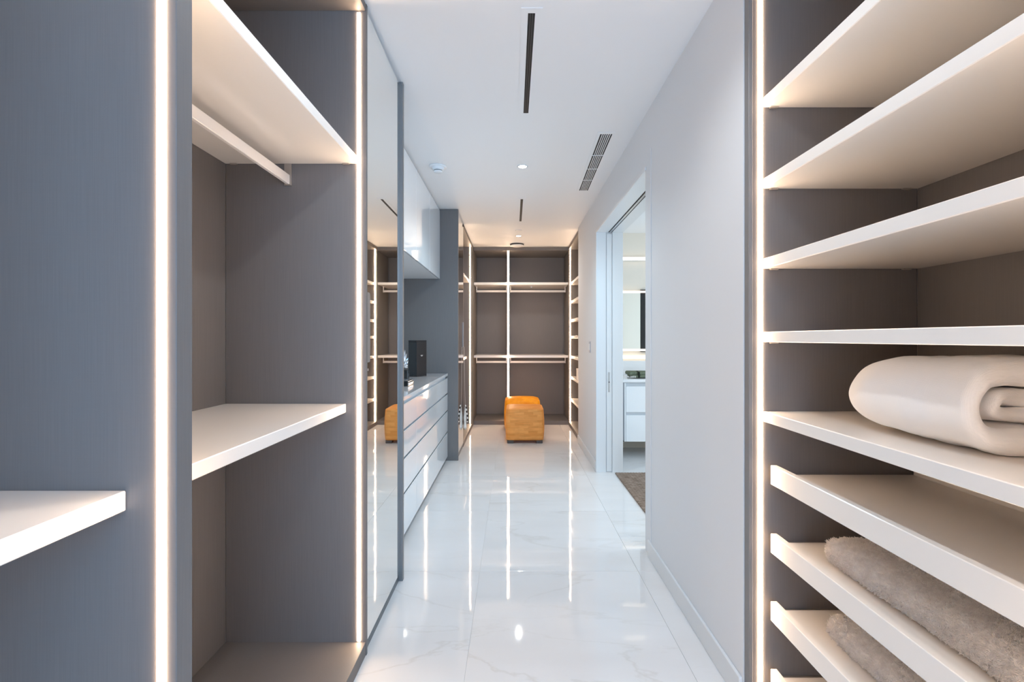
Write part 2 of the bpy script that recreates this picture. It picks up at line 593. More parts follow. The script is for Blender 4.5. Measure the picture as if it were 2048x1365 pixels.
# ---- tall mirror door cabinet
def plate(name, x, ya, yb, za, zb, m, parent, r=0.012):
    """upright handle plate with rounded corners on the far edge, facing +X"""
    bm = bmesh.new()
    pts = [(ya, za)]
    for cy, cz, a0 in ((yb - r, za + r, -90), (yb - r, zb - r, 0)):
        for k in range(5):
            a = math.radians(a0 + k * 22.5)
            pts.append((cy + r * math.cos(a), cz + r * math.sin(a)))
    pts.append((ya, zb))
    c = Vector(((x[0] + x[1]) / 2, (ya + yb) / 2, (za + zb) / 2))
    a = [bm.verts.new((x[0] - c.x, p[0] - c.y, p[1] - c.z)) for p in pts]
    b = [bm.verts.new((x[1] - c.x, p[0] - c.y, p[1] - c.z)) for p in pts]
    bm.faces.new(a); bm.faces.new(b)
    for k in range(len(pts)):
        bm.faces.new((a[k], a[(k + 1) % len(pts)], b[(k + 1) % len(pts)], b[k]))
    return bm_obj(name, bm, m, parent, c)


w = thing('mirror_cabinet', 'tall cabinet with full-height mirror door between grey wardrobe bay and white dresser', 'cabinet', (-0.91, 2.2, 0))
bx('carcass', (XB, XF - 0.022), (1.929, 2.496), (0.0, 2.742), M['taupe'], w)
d = bx('mirror_door', (XF - 0.020, XF), (1.930, 2.4955), (0.05, 2.722), M['mirror'], w, 0.0008)
plate('handle', (XF + 0.0004, XF + 0.003), 1.9305, 1.966, 1.232, 1.531, M['grey_plate'], d)
bx('lock', (XF + 0.0004, XF + 0.005), (1.932, 1.940), (1.196, 1.206), M['steel'], d, 0.001)
bx('plinth', (XB, XF - 0.008), (1.9305, 2.4955), (0.0, 0.046), M['dark_edge'], w, 0)
bx('end_panel', (XB, -0.605), (2.4975, 2.523), (0, 2.742), M['taupe_edge'], w)

# ---- dresser
dr = thing('dresser', 'long white gloss dresser with four drawer rows under the wall cabinets', 'dresser', (-0.96, 3.7, 0))
DA, DB = 2.527, 4.955
XD = -0.712
bx('carcass', (XB, XD - 0.05), (DA, DB), (0.05, 0.915), M['channel'], dr, 0)
bx('plinth', (XB, XD - 0.07), (DA, DB), (0, 0.05), M['dark_edge'], dr, 0)
bx('worktop', (XB, XD), (DA, DB), (0.928, 0.953), M['worktop'], dr, 0.002)
bx('worktop_lip', (XD - 0.02, XD + 0.0006), (DA, DB), (0.926, 0.9525), M['gloss_white'], dr, 0.001)


def drawer_front(z0, z1, ya, yb):
    """gloss front with a bevelled finger pull along its top"""
    prof = [(XD, z0), (XD, z1), (XD - 0.004, z1 + 0.001), (XD - 0.022, z1 - 0.022), (XD - 0.022, z0)]
    c = Vector((XD - 0.01, (ya + yb) / 2, (z0 + z1) / 2))
    bm = bmesh.new()
    a = [bm.verts.new((x - c.x, ya - c.y, z - c.z)) for x, z in prof]
    b = [bm.verts.new((x - c.x, yb - c.y, z - c.z)) for x, z in prof]
    bm.faces.new(a); bm.faces.new(b)
    for k in range(5):
        bm.faces.new((a[k], a[(k + 1) % 5], b[(k + 1) % 5], b[k]))
    return bm_obj('drawer', bm, M['gloss_white'], dr, c)


for z0, z1 in ((0.742, 0.902), (0.557, 0.724), (0.325, 0.539), (0.049, 0.307)):
    drawer_front(z0, z1, DA + 0.002, 3.356)
    drawer_front(z0, z1, 3.359, DB - 0.002)
for z0, z1 in ((0.880, 0.925), (0.702, 0.741), (0.517, 0.556), (0.285, 0.324)):
    bx('finger_channel', (XD - 0.05, XD - 0.0225), (DA + 0.002, DB - 0.002), (z0, z1), M['channel'], dr, 0)

# ---- wall cabinets
wc = thing('wall_cabinet', 'white gloss wall cabinets up to the ceiling above the dresser', 'cabinet', (-1.0, 3.7, 1.985))
XU = -0.796
bx('carcass', (XB, XU - 0.021), (DA, DB), (1.984, 2.735), M['trim'], wc, 0)
ys = [DA, 3.14, 3.745, 4.35, DB]
for a, b in zip(ys, ys[1:]):
    bx('cabinet_door', (XU - 0.019, XU), (a + 0.0015, b - 0.0015), (1.982, 2.728), M['gloss_white'], wc, 0.001)

# ---- far left mirror cabinet
XF2 = -0.610
w = thing('mirror_cabinet', 'far cabinet with narrow mirror door behind the blue grey end panel', 'cabinet', (-0.91, 5.27, 0))
bx('end_panel', (XB, -0.597), (4.96, 4.986), (0, 2.742), M['taupe'], w)
bx('carcass', (XB, XF2 - 0.022), (4.989, 5.578), (0, 2.742), M['taupe'], w, 0)
d = bx('mirror_door', (XF2 - 0.020, XF2), (4.990, 5.577), (0.05, 2.722), M['mirror'], w, 0.0008)
bx('handle', (XF2 + 0.0004, XF2 + 0.006), (5.535, 5.574), (1.229, 1.531), M['grey_plate'], d, 0.001)
bx('hinge_cap', (XF2 + 0.0004, XF2 + 0.006), (5.545, 5.577), (2.70, 2.722), M['black'], d, 0)
bx('plinth', (XB, XF2 - 0.004), (4.9865, 5.5775), (0, 0.046), M['dark_edge'], w, 0)

# ---- far left open bay
w = thing('open_wardrobe', 'far left grey wardrobe bay between mirror door and back wall unit', 'wardrobe', (-0.91, 6.2, 0))
Y0, Y1 = 5.600, 6.79
pn = bx('side_panel', (XB, XF2), (5.5795, 5.600), (0, 2.742), M['taupe'], w)
led(pn, (-0.642, -0.631), Y0, 1)
pf = bx('side_panel', (XB, XF2), (Y1, 7.015), (0, 2.742), M['taupe'], w)
led(pf, (-0.646, -0.634), Y1, -1)
bx('back_panel', (XB - 0.006, XB), (Y0, Y1), (0, 2.742), M['taupe'], w, 0)
bx('top_panel', (XB, XF2), (Y0, Y1), (2.700, 2.742), M['taupe'], w)
bx('base_panel', (XB, XF2), (Y0, Y1), (0, 0.057), M['taupe'], w)
bx('shelf', (XB, -0.652), (Y0 + 0.001, Y1 - 0.001), (2.165, 2.165 + SH), M['shelf'], w, 0.002)
bx('shelf', (XB, -0.69), (Y0 + 0.001, Y1 - 0.001), (1.030, 1.030 + SH), M['shelf'], w, 0.002)
clothes_rod_y(w, -0.93, Y0 + 0.004, Y1 - 0.004, 2.165)
clothes_rod_y(w, -0.93, Y0 + 0.004, Y1 - 0.004, 1.030)

# ---- back wall unit
w = thing('open_wardrobe', 'wide grey wardrobe across the far end wall behind the ottomans', 'wardrobe', (0.12, 7.3, 0))
YF, YB = 7.02, 7.66
XL, XR = XF2 + 0.002, 0.858
XC = -0.0735
bx('back_panel', (XL, XR), (YB, YB + 0.008), (0, 2.742), M['taupe'], w, 0)
bx('side_panel', (XL - 0.045, XL - 0.002), (YF, YB), (0, 2.742), M['taupe'], w)
bx('side_panel', (XR + 0.002, XR + 0.012), (YF + 0.03, YB), (0, 2.742), M['taupe'], w, 0)
bx('top_panel', (XL, XR), (YF, YB), (2.690, 2.742), M['taupe'], w, 0.002)
bx('base_panel', (XL, XR), (YF, YB), (0, 0.060), M['taupe'], w, 0.002)
dv = bx('divider', (XC - 0.0070, XC + 0.0070), (YF + 0.006, YB), (0.061, 2.689), M['taupe'], w)
bx('led_strip', (XC - 0.0135, XC - 0.0071), (YF + 0.007, YF + 0.018), (0.062, 2.688), M['led'], dv, 0)
bx('led_strip', (XC + 0.0071, XC + 0.0135), (YF + 0.007, YF + 0.018), (0.062, 2.688), M['led'], dv, 0)
for xa, xb in ((XL + 0.001, XC - 0.010), (XC + 0.010, XR - 0.001)):
    for zt in (2.202, 1.070):
        bx('shelf', (xa - 0.0, xb), (YF + 0.03, YB), (zt - 0.038, zt), M['shelf'], w, 0.002)
        zb = zt - 0.038
        r = bx('clothes_rod', (xa + 0.032, xb - 0.03), (7.28, 7.296), (zb - 0.092, zb - 0.06), M['rod'], w, 0.002)
        for xs in ((xa + 0.018, xa + 0.031), (xb - 0.029, xb - 0.016)):
            bx('rod_bracket', xs, (7.277, 7.299), (zb - 0.094, zb - 0.001), M['rod'], r, 0.001)
bx('cable_grommet', (0.28, 0.31), (7.30, 7.33), (2.150, 2.1635), M['bracket'], w, 0.002)

# ---- right shelving units
XS = 0.853
LEDR = (0.874, 0.887)
XRB = 1.44


def right_unit(label, ya, yb, shelves, strips, far_thick):
    w = thing('shelving_unit', label, 'shelving unit', (1.15, (ya + yb) / 2, 0))
    f = bx('side_panel', (XS, XRB), (yb, yb + far_thick), (0, 2.742), M['taupe'], w)
    led(f, LEDR, yb, -1, proud=0.0035)
    n = bx('side_panel', (XS, XRB), (ya - 0.022, ya), (0, 2.742), M['taupe'], w)
    led(n, LEDR, ya, 1)
    bx('back_panel', (XRB, XRB + 0.008), (ya, yb), (0, 2.742), M['taupe'], w, 0)
    bx('top_panel', (XS, XRB), (ya, yb), (2.70, 2.742), M['taupe'], w)
    bx('base_panel', (XS, XRB), (ya, yb), (0, 0.057), M['taupe'], w)
    for zt in shelves:
        s = bx('shelf', (0.891, XRB), (ya + 0.001, yb - 0.001), (zt - SH, zt), M['shelf'], w, 0.002)
        shelf_pins(s, (0.925, 1.395), yb - 0.001, zt - SH)
    return w


ru = right_unit('grey shelving unit nearest the camera on the right, holding folded blanket and mats', 0.60, 1.62,
                (2.193, 1.904, 1.619, 1.358, 1.075), True, 0.026)
bx('edge_filler', (XW + 0.002, XS - 0.0015), (1.615, 1.645), (0, 2.742), M['taupe_edge'], ru)
TRAYS = (0.853, 0.613, 0.375, 0.137)
for zf in TRAYS:
    t = bx('pull_out_tray', (0.928, 1.412), (0.625, 1.606), (zf - 0.018, zf), M['shelf'], ru, 0.001)
    bx('tray_lip', (0.905, 0.9275), (0.622, 1.600), (zf - 0.032, zf + 0.036), M['shelf'], t, 0.002)
    bx('tray_back_rail', (1.413, 1.428), (0.625, 1.606), (zf - 0.018, zf + 0.030), M['shelf'], t, 0.001)
    for ys_ in ((0.601, 0.624), (1.6075, 1.6195)):
        bx('tray_runner', (0.95, 1.40), ys_, (zf - 0.016, zf - 0.004), M['bracket'], t, 0)
right_unit('far grey shelving unit in the back right corner with small white boxes', 5.86, 7.0,
           (2.193, 1.907, 1.622, 1.37, 1.066, 0.75, 0.41), True, 0.022)


# ------------------------------------------------------------------ ceiling fittings
def slot_diffuser(label, xa, xb, ya, yb, nblades):
    t = thing('slot_diffuser', label, 'air vent', ((xa + xb) / 2, (ya + yb) / 2, H))
    m = 0.03
    boxes('frame', [((xa - m, xa), (ya - m, yb + m), (H - 0.003, H - 0.0003)), ((xb, xb + m), (ya - m, yb + m), (H - 0.003, H - 0.0003)),
                    ((xa, xb), (ya - m, ya), (H - 0.003, H - 0.0003)), ((xa, xb), (yb, yb + m), (H - 0.003, H - 0.0003))],
          M['ceiling'], t, ((xa + xb) / 2, (ya + yb) / 2, H))
    bx('slot', (xa, xb), (ya, yb), (H - 0.0015, H - 0.0004), M['black'], t, 0)
    wd = (xb - xa) / nblades
    for k in range(1, nblades):
        x = xa + k * wd
        bx('blade', (x - 0.0012, x + 0.0012), (ya, yb), (H - 0.003, H - 0.0015), M['blade'], t, 0)
    return t


slot_diffuser('long black slot diffuser in the ceiling nearest the camera', 0.065, 0.096, 1.968, 2.845, 3)
slot_diffuser('short black slot diffuser in the ceiling beyond the first downlight', 0.077, 0.102, 4.60, 5.48, 2)

# return grille, turned slightly
rg = thing('return_grille', 'white louvred return air grille in the ceiling before the pocket door', 'air vent', (0.657, 3.734, H))
gw, gl = 0.083, 1.20
m_ = 0.022
boxes('frame', [((-gw / 2 - m_, -gw / 2), (-gl / 2 - m_, gl / 2 + m_), (-0.003, -0.0003)), ((gw / 2, gw / 2 + m_), (-gl / 2 - m_, gl / 2 + m_), (-0.003, -0.0003)),
                ((-gw / 2, gw / 2), (-gl / 2 - m_, -gl / 2), (-0.003, -0.0003)), ((-gw / 2, gw / 2), (gl / 2, gl / 2 + m_), (-0.003, -0.0003))], M['ceiling'])
fr = bpy.data.objects['frame.002'] if 'frame.002' in bpy.data.objects else None
fr.parent = rg; fr.location = (0, 0, 0); WORLD[fr.name] = Vector(rg.location)
bx('slot', (0.657 - gw / 2, 0.657 + gw / 2), (3.734 - gl / 2, 3.734 + gl / 2), (H - 0.0015, H - 0.0004), M['black'], rg, 0)
for k in range(1, 6):
    x = 0.657 - gw / 2 + k * gw / 6
    bx('louvre', (x - 0.0024, x + 0.0024), (3.734 - gl / 2, 3.734 + gl / 2), (H - 0.005, H - 0.0015), M['ceiling'], rg, 0)
for yy in (3.50, 3.78, 4.05):
    bx('cross_bar', (0.657 - gw / 2, 0.657 + gw / 2), (yy - 0.003, yy + 0.003), (H - 0.0045, H - 0.0012), M['ceiling'], rg, 0)
rg.rotation_euler.z = -math.atan(0.027 / 1.2)


def downlight(label, x, y):
    t = thing('downlight', label, 'ceiling light', (x, y, H))
    lathe('trim_ring', [(0.034, -0.0004), (0.044, -0.0006), (0.045, -0.003), (0.040, -0.005), (0.034, -0.004)], M['trim'], t, (x, y, H))
    lathe('lens', [(0.0, -0.0035), (0.030, -0.003), (0.0335, -0.0005)], M['downlight'], t, (x, y, H))


downlight('round recessed downlight in the ceiling between the two slot diffusers', 0.078, 3.73)
downlight('round recessed downlight in the ceiling above the ottomans', 0.076, 6.26)

sd = thing('smoke_detector', 'white domed smoke detector on the ceiling beside the wall cabinets', 'smoke detector', (-0.615, 3.73, H))
lathe('base_plate', [(0.0, -0.0003), (0.070, -0.0003), (0.072, -0.006), (0.066, -0.012), (0.0, -0.012)], M['plastic'], sd, (-0.615, 3.73, H))
lathe('dome', [(0.050, -0.0122), (0.046, -0.030), (0.036, -0.034), (0.0, -0.034)], M['plastic'], sd, (-0.615, 3.73, H))
lathe('sensor_slot', [(0.0, -0.0342), (0.034, -0.0342), (0.034, -0.039), (0.0, -0.039)], M['black'], sd, (-0.615, 3.73, H))
lathe('cap', [(0.0, -0.0392), (0.037, -0.0392), (0.036, -0.046), (0.026, -0.052), (0.0, -0.053)], M['plastic'], sd, (-0.615, 3.73, H))

tag(lathe('sprinkler_cover', [(0.0, -0.006), (0.040, -0.006), (0.044, -0.003), (0.044, -0.0003)], M['plastic'], None, (0.073, 5.93, H)),
    'small flat white sprinkler cover plate on the ceiling before the far downlight', 'sprinkler cover')
cv = thing('ceiling_vent', 'round white disc vent with shadow gap on the ceiling above the back wardrobe', 'air vent', (0.06, 6.80, H))
lathe('collar', [(0.0, -0.0004), (0.112, -0.0004), (0.112, -0.004), (0.0, -0.004)], M['ceiling'], cv, (0.06, 6.80, H))
lathe('gap_shade', [(0.0, -0.0042), (0.104, -0.0042), (0.100, -0.020), (0.0, -0.020)], M['black'], cv, (0.06, 6.80, H))  # black drum stands in for the shade between collar and disc
lathe('disc', [(0.0, -0.0202), (0.098, -0.0202), (0.104, -0.026), (0.098, -0.034), (0.0, -0.037)], M['plastic'], cv, (0.06, 6.80, H))

ls = thing('light_switch', 'slim white light switch on the right wall beyond the pocket door', 'light switch', (XW, 4.93, 1.24))
bx('switch_plate', (XW - 0.007, XW - 0.0003), (4.885, 4.975), (1.180, 1.300), M['grey_plastic'], ls, 0.002)
bx('rocker', (XW - 0.010, XW - 0.0072), (4.905, 4.955), (1.205, 1.275), M['plastic'], ls, 0.001)


# ------------------------------------------------------------------ ottomans
def ottoman_body(half, z0, z1, crown, creases, n=40):
    """barrel sided cube with rounded corners; verts relative to the floor point under its middle"""
    rings = []

    def ring(w, z, e=9.0):
        out = []
        for k in range(n * 4):
            a = 2 * PI * (k + 0.5) / (n * 4)
            c, s = math.cos(a), math.sin(a)
            r = (abs(c) ** e + abs(s) ** e) ** (-1.0 / e)
            out.append((w * r * c, w * r * s, z))
        return out
    N = 14
    for i in range(N + 1):
        t = i / N
        z = z0 + (z1 - z0) * t
        w = half * (0.925 + 0.075 * math.sin(PI * (0.12 + 0.78 * t)) ** 0.8)
        rings.append(ring(w, z))
    wtop = rings[-1][0][0] and half * (0.925 + 0.075 * math.sin(PI * 0.90) ** 0.8)
    for f, dz in ((0.985, 0.006), (0.95, 0.010), (0.85, 0.010 + crown * 0.3), (0.7, 0.010 + crown * 0.6), (0.5, 0.010 + crown * 0.85), (0.25, 0.010 + crown), (0.06, 0.010 + crown)):
        rings.append(ring(wtop * f, z1 + dz, 9.0 if f > 0.5 else 5.0))
    verts = [v for r in rings for v in r]
    L = n * 4
    faces = [(i * L + k, i * L + (k + 1) % L, (i + 1) * L + (k + 1) % L, (i + 1) * L + k) for i in range(len(rings) - 1) for k in range(L)]
    faces.append(tuple(range(L - 1, -1, -1)))
    faces.append(tuple((len(rings) - 1) * L + k for k in range(L)))
    if creases:
        out = []
        for x, y, z in verts:
            if z > z1 - 0.03:
                # two creases running from the front corners to the middle of the front half
                u = abs(x) / half
                yc = -half * (0.97 - 0.28 * (1 - u))
                d = abs(y - yc)
                z -= 0.014 * (1 if y < yc else 0)
                z -= 0.036 * math.exp(-(d / 0.018) ** 2) * min(1.0, max(0.0, 1.05 - u) * 3)
                z += 0.010 * math.exp(-((y - yc - 0.09) / 0.07) ** 2)
            out.append((x, y, z))
        verts = out
    return verts, faces


def ottoman(label, x, y, m, half, top, creases, rot=0.0):
    t = thing('ottoman', label, 'ottoman', (x, y, 0))
    v, f = ottoman_body(half, 0.043, top, 0.034 if creases else 0.012, creases)
    b = mesh_obj('body', v, f, m, t, (x, y, 0), True)
    me = b.data
    for p in me.polygons:
        if len(p.vertices) > 4: p.use_smooth = False
    for sx in (-1, 1):
        for sy in (-1, 1):
            fx, fy = x + sx * (half - 0.065), y + sy * (half - 0.065)
            bx('foot', (fx - 0.04, fx + 0.04), (fy - 0.04, fy + 0.04), (0.0, 0.0425), M['foot'], t, 0.004)
    t.rotation_euler.z = rot
    return t


ottoman('tan patchwork leather cube ottoman, the front one of two', 0.152, 5.995, M['patch'], 0.25, 0.425, False)
ottoman('orange leather cube ottoman with creased top behind the tan one', 0.134, 6.69, M['orange'], 0.262, 0.432, True)

# ------------------------------------------------------------------ things on the dresser
gb = thing('gift_box', 'tall black gift box with silver emblem on the dresser top', 'box', (-0.951, 4.487, 0.9535))
ang = math.atan2(4.635 - 4.487, -0.881 + 0.951)
bm = bmesh.new(); bm_box(bm, (0, 0.165), (0, 0.10), (0.0, 0.345), 0.0015)
body = bm_obj('body', bm, M['soft_black'], None); body.parent = gb; body.location = (0, 0, 0)
bm = bmesh.new(); bm_box(bm, (0.0, 0.165), (0.0, 0.10), (0.3455, 0.361), 0.001)
lid = bm_obj('lid', bm, M['soft_black'], None); lid.parent = gb; lid.location = (0, 0, 0)
bm = bmesh.new(); bm_box(bm, (-0.0016, -0.0003), (0.004, 0.096), (0.004, 0.341), 0)
side = bm_obj('gloss_side', bm, M['gloss_black'], None); side.parent = body
side['label'] = 'glossy black side panel'
pts = [(-0.021, 0.005), (-0.012, 0.0065), (0.0, 0.007), (0.012, 0.0065), (0.021, 0.005), (0.014, -0.002), (0.006, -0.007), (-0.006, -0.007), (-0.014, -0.002)]
bm = bmesh.new()
fa = [bm.verts.new((0.082 + p[0], -0.0004, 0.207 + p[1])) for p in pts]
fb = [bm.verts.new((0.082 + p[0], -0.0016, 0.207 + p[1])) for p in pts]
bm.faces.new(fa); bm.faces.new(fb)
for k in range(len(pts)):
    bm.faces.new((fa[k], fa[(k + 1) % len(pts)], fb[(k + 1) % len(pts)], fb[k]))
em = bm_obj('emblem', bm, M['silver'], None); em.parent = body
em['label'] = 'small silver winged emblem'
gb.rotation_euler.z = ang

# crystal ornament on a dark block
orn = thing('crystal_ornament', 'silver crystal ornament on dark block beside the black gift box', 'ornament', (-1.005, 4.20, 0.9535))
bx('block', (-1.048, -0.965), (4.16, 4.24), (0.9535, 1.045), M['gloss_black'], orn, 0.002)
rnd = random.Random(9)
bm = bmesh.new()
for k in range(46):
    a, e = rnd.uniform(0, 2 * PI), rnd.uniform(-0.35, 1.3)
    L = rnd.uniform(0.05, 0.10)
    d = Vector((math.cos(a) * math.cos(e), math.sin(a) * math.cos(e), math.sin(e)))
    base = Vector((0, 0, 0.045)) + d * 0.008
    tip = Vector((0, 0, 0.045)) + Vector((d.x * L * 0.45, d.y * L * 0.45, d.z * L * 1.5))
    u = d.orthogonal().normalized() * rnd.uniform(0.004, 0.009)
    v = d.cross(u)
    q = [bm.verts.new(base + u), bm.verts.new(base + v), bm.verts.new(base - u), bm.verts.new(base - v)]
    mid = base.lerp(tip, 0.7)
    r = [bm.verts.new(mid + u * 1.2), bm.verts.new(mid + v * 1.2), bm.verts.new(mid - u * 1.2), bm.verts.new(mid - v * 1.2)]
    tp = bm.verts.new(tip)
    for i in range(4):
        bm.faces.new((q[i], q[(i + 1) % 4], r[(i + 1) % 4], r[i]))
        bm.faces.new((r[i], r[(i + 1) % 4], tp))
zmin = min(v.co.z for v in bm.verts)
for v in bm.verts: v.co.z -= zmin
bm_obj('crystal_cluster', bm, M['silver'], orn, (-1.005, 4.20, 1.046))

kc = thing('keepsake_case', 'low black case with silver trim at the near end of dresser top', 'case', (-0.845, 3.66, 0.9535))
bx('case_body', (-0.92, -0.83), (3.60, 3.80), (0.9535, 0.982), M['gloss_black'], kc, 0.003)
bx('case_lid', (-0.915, -0.835), (3.605, 3.795), (0.9825, 0.995), M['soft_black'], kc, 0.003)
bx('label_plate', (-0.905, -0.85), (3.63, 3.74), (0.9952, 0.9962), M['silver'], kc, 0)
for k in range(4):
    ya = 3.625 + k * 0.042
    bx('silver_inlay', (-0.8298, -0.828), (ya, ya + 0.028), (0.962, 0.976), M['silver'], kc, 0)
    bx('silver_inlay', (-0.8348, -0.833), (ya, ya + 0.028), (0.985, 0.992), M['silver'], kc, 0)


# ------------------------------------------------------------------ tassel on the far mirror door handle
tx, ty = -0.586, 5.572
ts = thing('tassel', 'white cloth tassel with striped bow hanging from the far mirror door handle', 'tassel', (tx, ty, 0.25))


def tube(name, pts, radii, m, parent, loc, n=8, smooth=True):
    loc = Vector(loc)
    bm = bmesh.new()
    rings = []
    for i, p in enumerate(pts):
        p = Vector(p) - loc
        a = Vector(pts[max(i - 1, 0)]); b = Vector(pts[min(i + 1, len(pts) - 1)])
        d = (b - a).normalized()
        u = d.cross(Vector((0, 1, 0)) if abs(d.y) < 0.9 else Vector((1, 0, 0))).normalized()
        v = d.cross(u)
        rings.append([bm.verts.new(p + radii[i] * (math.cos(2 * PI * k / n) * u + math.sin(2 * PI * k / n) * v)) for k in range(n)])
    for a, b in zip(rings, rings[1:]):
        for k in range(n):
            bm.faces.new((a[k], a[(k + 1) % n], b[(k + 1) % n], b[k]))
    bm.faces.new(rings[0]); bm.faces.new(rings[-1])
    return bm_obj(name, bm, m, parent, loc, smooth)


tube('cord', [(tx - 0.012, ty - 0.015, 1.23), (tx - 0.008, ty - 0.012, 1.0), (tx, ty, 0.50)], [0.0015] * 3, M['rod'], ts, (tx, ty, 0.5), 5)
bm = bmesh.new()
prof = [(0.006, 0.50), (0.012, 0.47), (0.024, 0.42), (0.036, 0.365), (0.035, 0.34), (0.025, 0.315), (0.031, 0.29), (0.040, 0.255), (0.041, 0.235), (0.018, 0.236)]
rings = []
for r, z in prof:
    ring = []
    for k in range(30):
        a = 2 * PI * k / 30
        rr = r * (1 + 0.16 * math.cos(a * 6 + z * 9))
        ring.append(bm.verts.new((rr * math.cos(a) * 0.42, rr * math.sin(a) * 0.75, z - 0.25)))
    rings.append(ring)
for a, b in zip(rings, rings[1:]):
    for k in range(30):
        bm.faces.new((a[k], a[(k + 1) % 30], b[(k + 1) % 30], b[k]))
bm.faces.new(rings[0])
bm_obj('cloth_skirt', bm, M['cotton'], ts, (tx, ty, 0.25), True)
path = [(0.004, 0.520), (0.011, 0.500), (0.016, 0.475), (0.019, 0.450), (0.022, 0.425), (0.026, 0.400), (0.031, 0.375), (0.034, 0.350), (0.031, 0.325), (0.024, 0.310)]
for k, (pa, pb) in enumerate(zip(path, path[1:])):
    tube('bow_stripe', [(tx + pa[0], ty - 0.016, pa[1]), (tx + pb[0], ty - 0.016, pb[1])], [0.0075, 0.0075], M['cotton' if k % 2 == 0 else 'black'], ts, (tx, ty, 0.42), 6)
tube('tail', [(tx, ty, 0.25), (tx + 0.002, ty, 0.215)], [0.010, 0.008], M['cotton'], ts, (tx, ty, 0.25), 6)

# ------------------------------------------------------------------ small boxes in the far right unit
wb = thing('storage_box', 'white lidded box on the sixth shelf of the far corner unit', 'box', (0.935, 6.42, 0.7505))
bx('body', (0.905, 0.985), (6.36, 6.50), (0.7505, 0.880), M['box_white'], wb, 0.002)
bx('lid', (0.903, 0.987), (6.358, 6.502), (0.8805, 0.905), M['box_white'], wb, 0.002)
wb = thing('storage_box', 'small white box on the fifth shelf of the far corner unit', 'box', (0.95, 6.15, 1.0665))
bx('body', (0.897, 0.97), (6.02, 6.16), (1.0665, 1.165), M['box_white'], wb, 0.002)
bx('lid', (0.895, 0.972), (6.018, 6.162), (1.1655, 1.185), M['box_white'], wb, 0.002)

# ------------------------------------------------------------------ bathroom seen through the door
bm = bmesh.new()
x0, x1, y0, y1 = 1.006, 1.85, 2.90, 4.485
nx, ny = 60, 2
vs = [[bm.verts.new((x0 + (x1 - x0) * i / nx - 1.4, y0 + (y1 - y0) * j / ny - 3.6, 0.0095 + 0.0025 * (i % 2))) for j in range(ny + 1)] for i in range(nx + 1)]
for i in range(nx):
    for j in range(ny):
        bm.faces.new((vs[i][j], vs[i + 1][j], vs[i + 1][j + 1], vs[i][j + 1]))
edge = [e for e in bm.edges if e.is_boundary]
ret = bmesh.ops.extrude_edge_only(bm, edges=edge)
for v in [g for g in ret['geom'] if isinstance(g, bmesh.types.BMVert)]: v.co.z = 0.0005
bmesh.ops.holes_fill(bm, edges=[e for e in bm.edges if e.is_boundary], sides=0)
tag(bm_obj('bath_rug', bm, M['rug'], None, (1.4, 3.6, 0)), 'brown ribbed rug lying inside the pocket door of the bathroom', 'rug')

va = thing('vanity', 'white wall hung bathroom vanity with two drawers and stone counter', 'vanity', (1.9, 5.28, 0.2))
bx('carcass', (1.226, 2.7), (5.022, 5.545), (0.20, 0.845), M['channel'], va, 0)
bx('side_filler', (1.226, 1.240), (5.002, 5.021), (0.197, 0.845), M['gloss_white'], va, 0.001)
for za, zb in ((0.520, 0.806), (0.197, 0.487)):
    for xa, xb in ((1.243, 1.96), (1.964, 2.70)):
        bx('drawer', (xa, xb), (5.002, 5.021), (za, zb), M['gloss_white'], va, 0.002)
bx('counter', (1.205, 2.75), (4.985, 5.548), (0.850, 0.885), M['stone'], va, 0.002)
bx('backsplash', (1.205, 2.75), (5.533, 5.549), (0.886, 1.06), M['stone'], va, 0.001)
bx('toe_panel', (1.23, 2.7), (5.30, 5.33), (0.13, 0.199), M['grey_plate'], va, 0)

# folded towel on the counter
tw = thing('folded_towel', 'olive green folded towel with dark edging on the bathroom counter', 'towel', (1.5, 5.22, 0.8855))


def slab(name, x, y, z, m, parent, amp, seed, rad=0.02):
    bm = bmesh.new()
    c = Vector(((x[0] + x[1]) / 2, (y[0] + y[1]) / 2, (z[0] + z[1]) / 2))
    bm_box(bm, (x[0] - c.x, x[1] - c.x), (y[0] - c.y, y[1] - c.y), (z[0] - c.z, z[1] - c.z), min(rad, (z[1] - z[0]) * 0.49), 4)
    bmesh.ops.subdivide_edges(bm, edges=list(bm.edges), cuts=3, use_grid_fill=True)
    for v in bm.verts:
        v.co += amp * noise.noise_vector(v.co * 14 + Vector((seed, 0, 0)))
    return bm_obj(name, bm, m, parent, c, True)


slab('folded_layer', (1.335, 1.80), (5.10, 5.33), (0.890, 0.922), M['towel'], tw, 0.004, 1)
slab('folded_layer', (1.310, 1.78), (5.11, 5.34), (0.9165, 0.958), M['towel'], tw, 0.005, 5)
slab('dark_edging', (1.400, 1.425), (5.092, 5.20), (0.889, 0.962), M['towel_dark'], tw, 0.004, 7, 0.01)
for k in range(4):
    bx('fringe', (1.318 + k * 0.016, 1.326 + k * 0.016), (5.088, 5.10), (0.892, 0.912), M['cotton'], tw, 0.002)

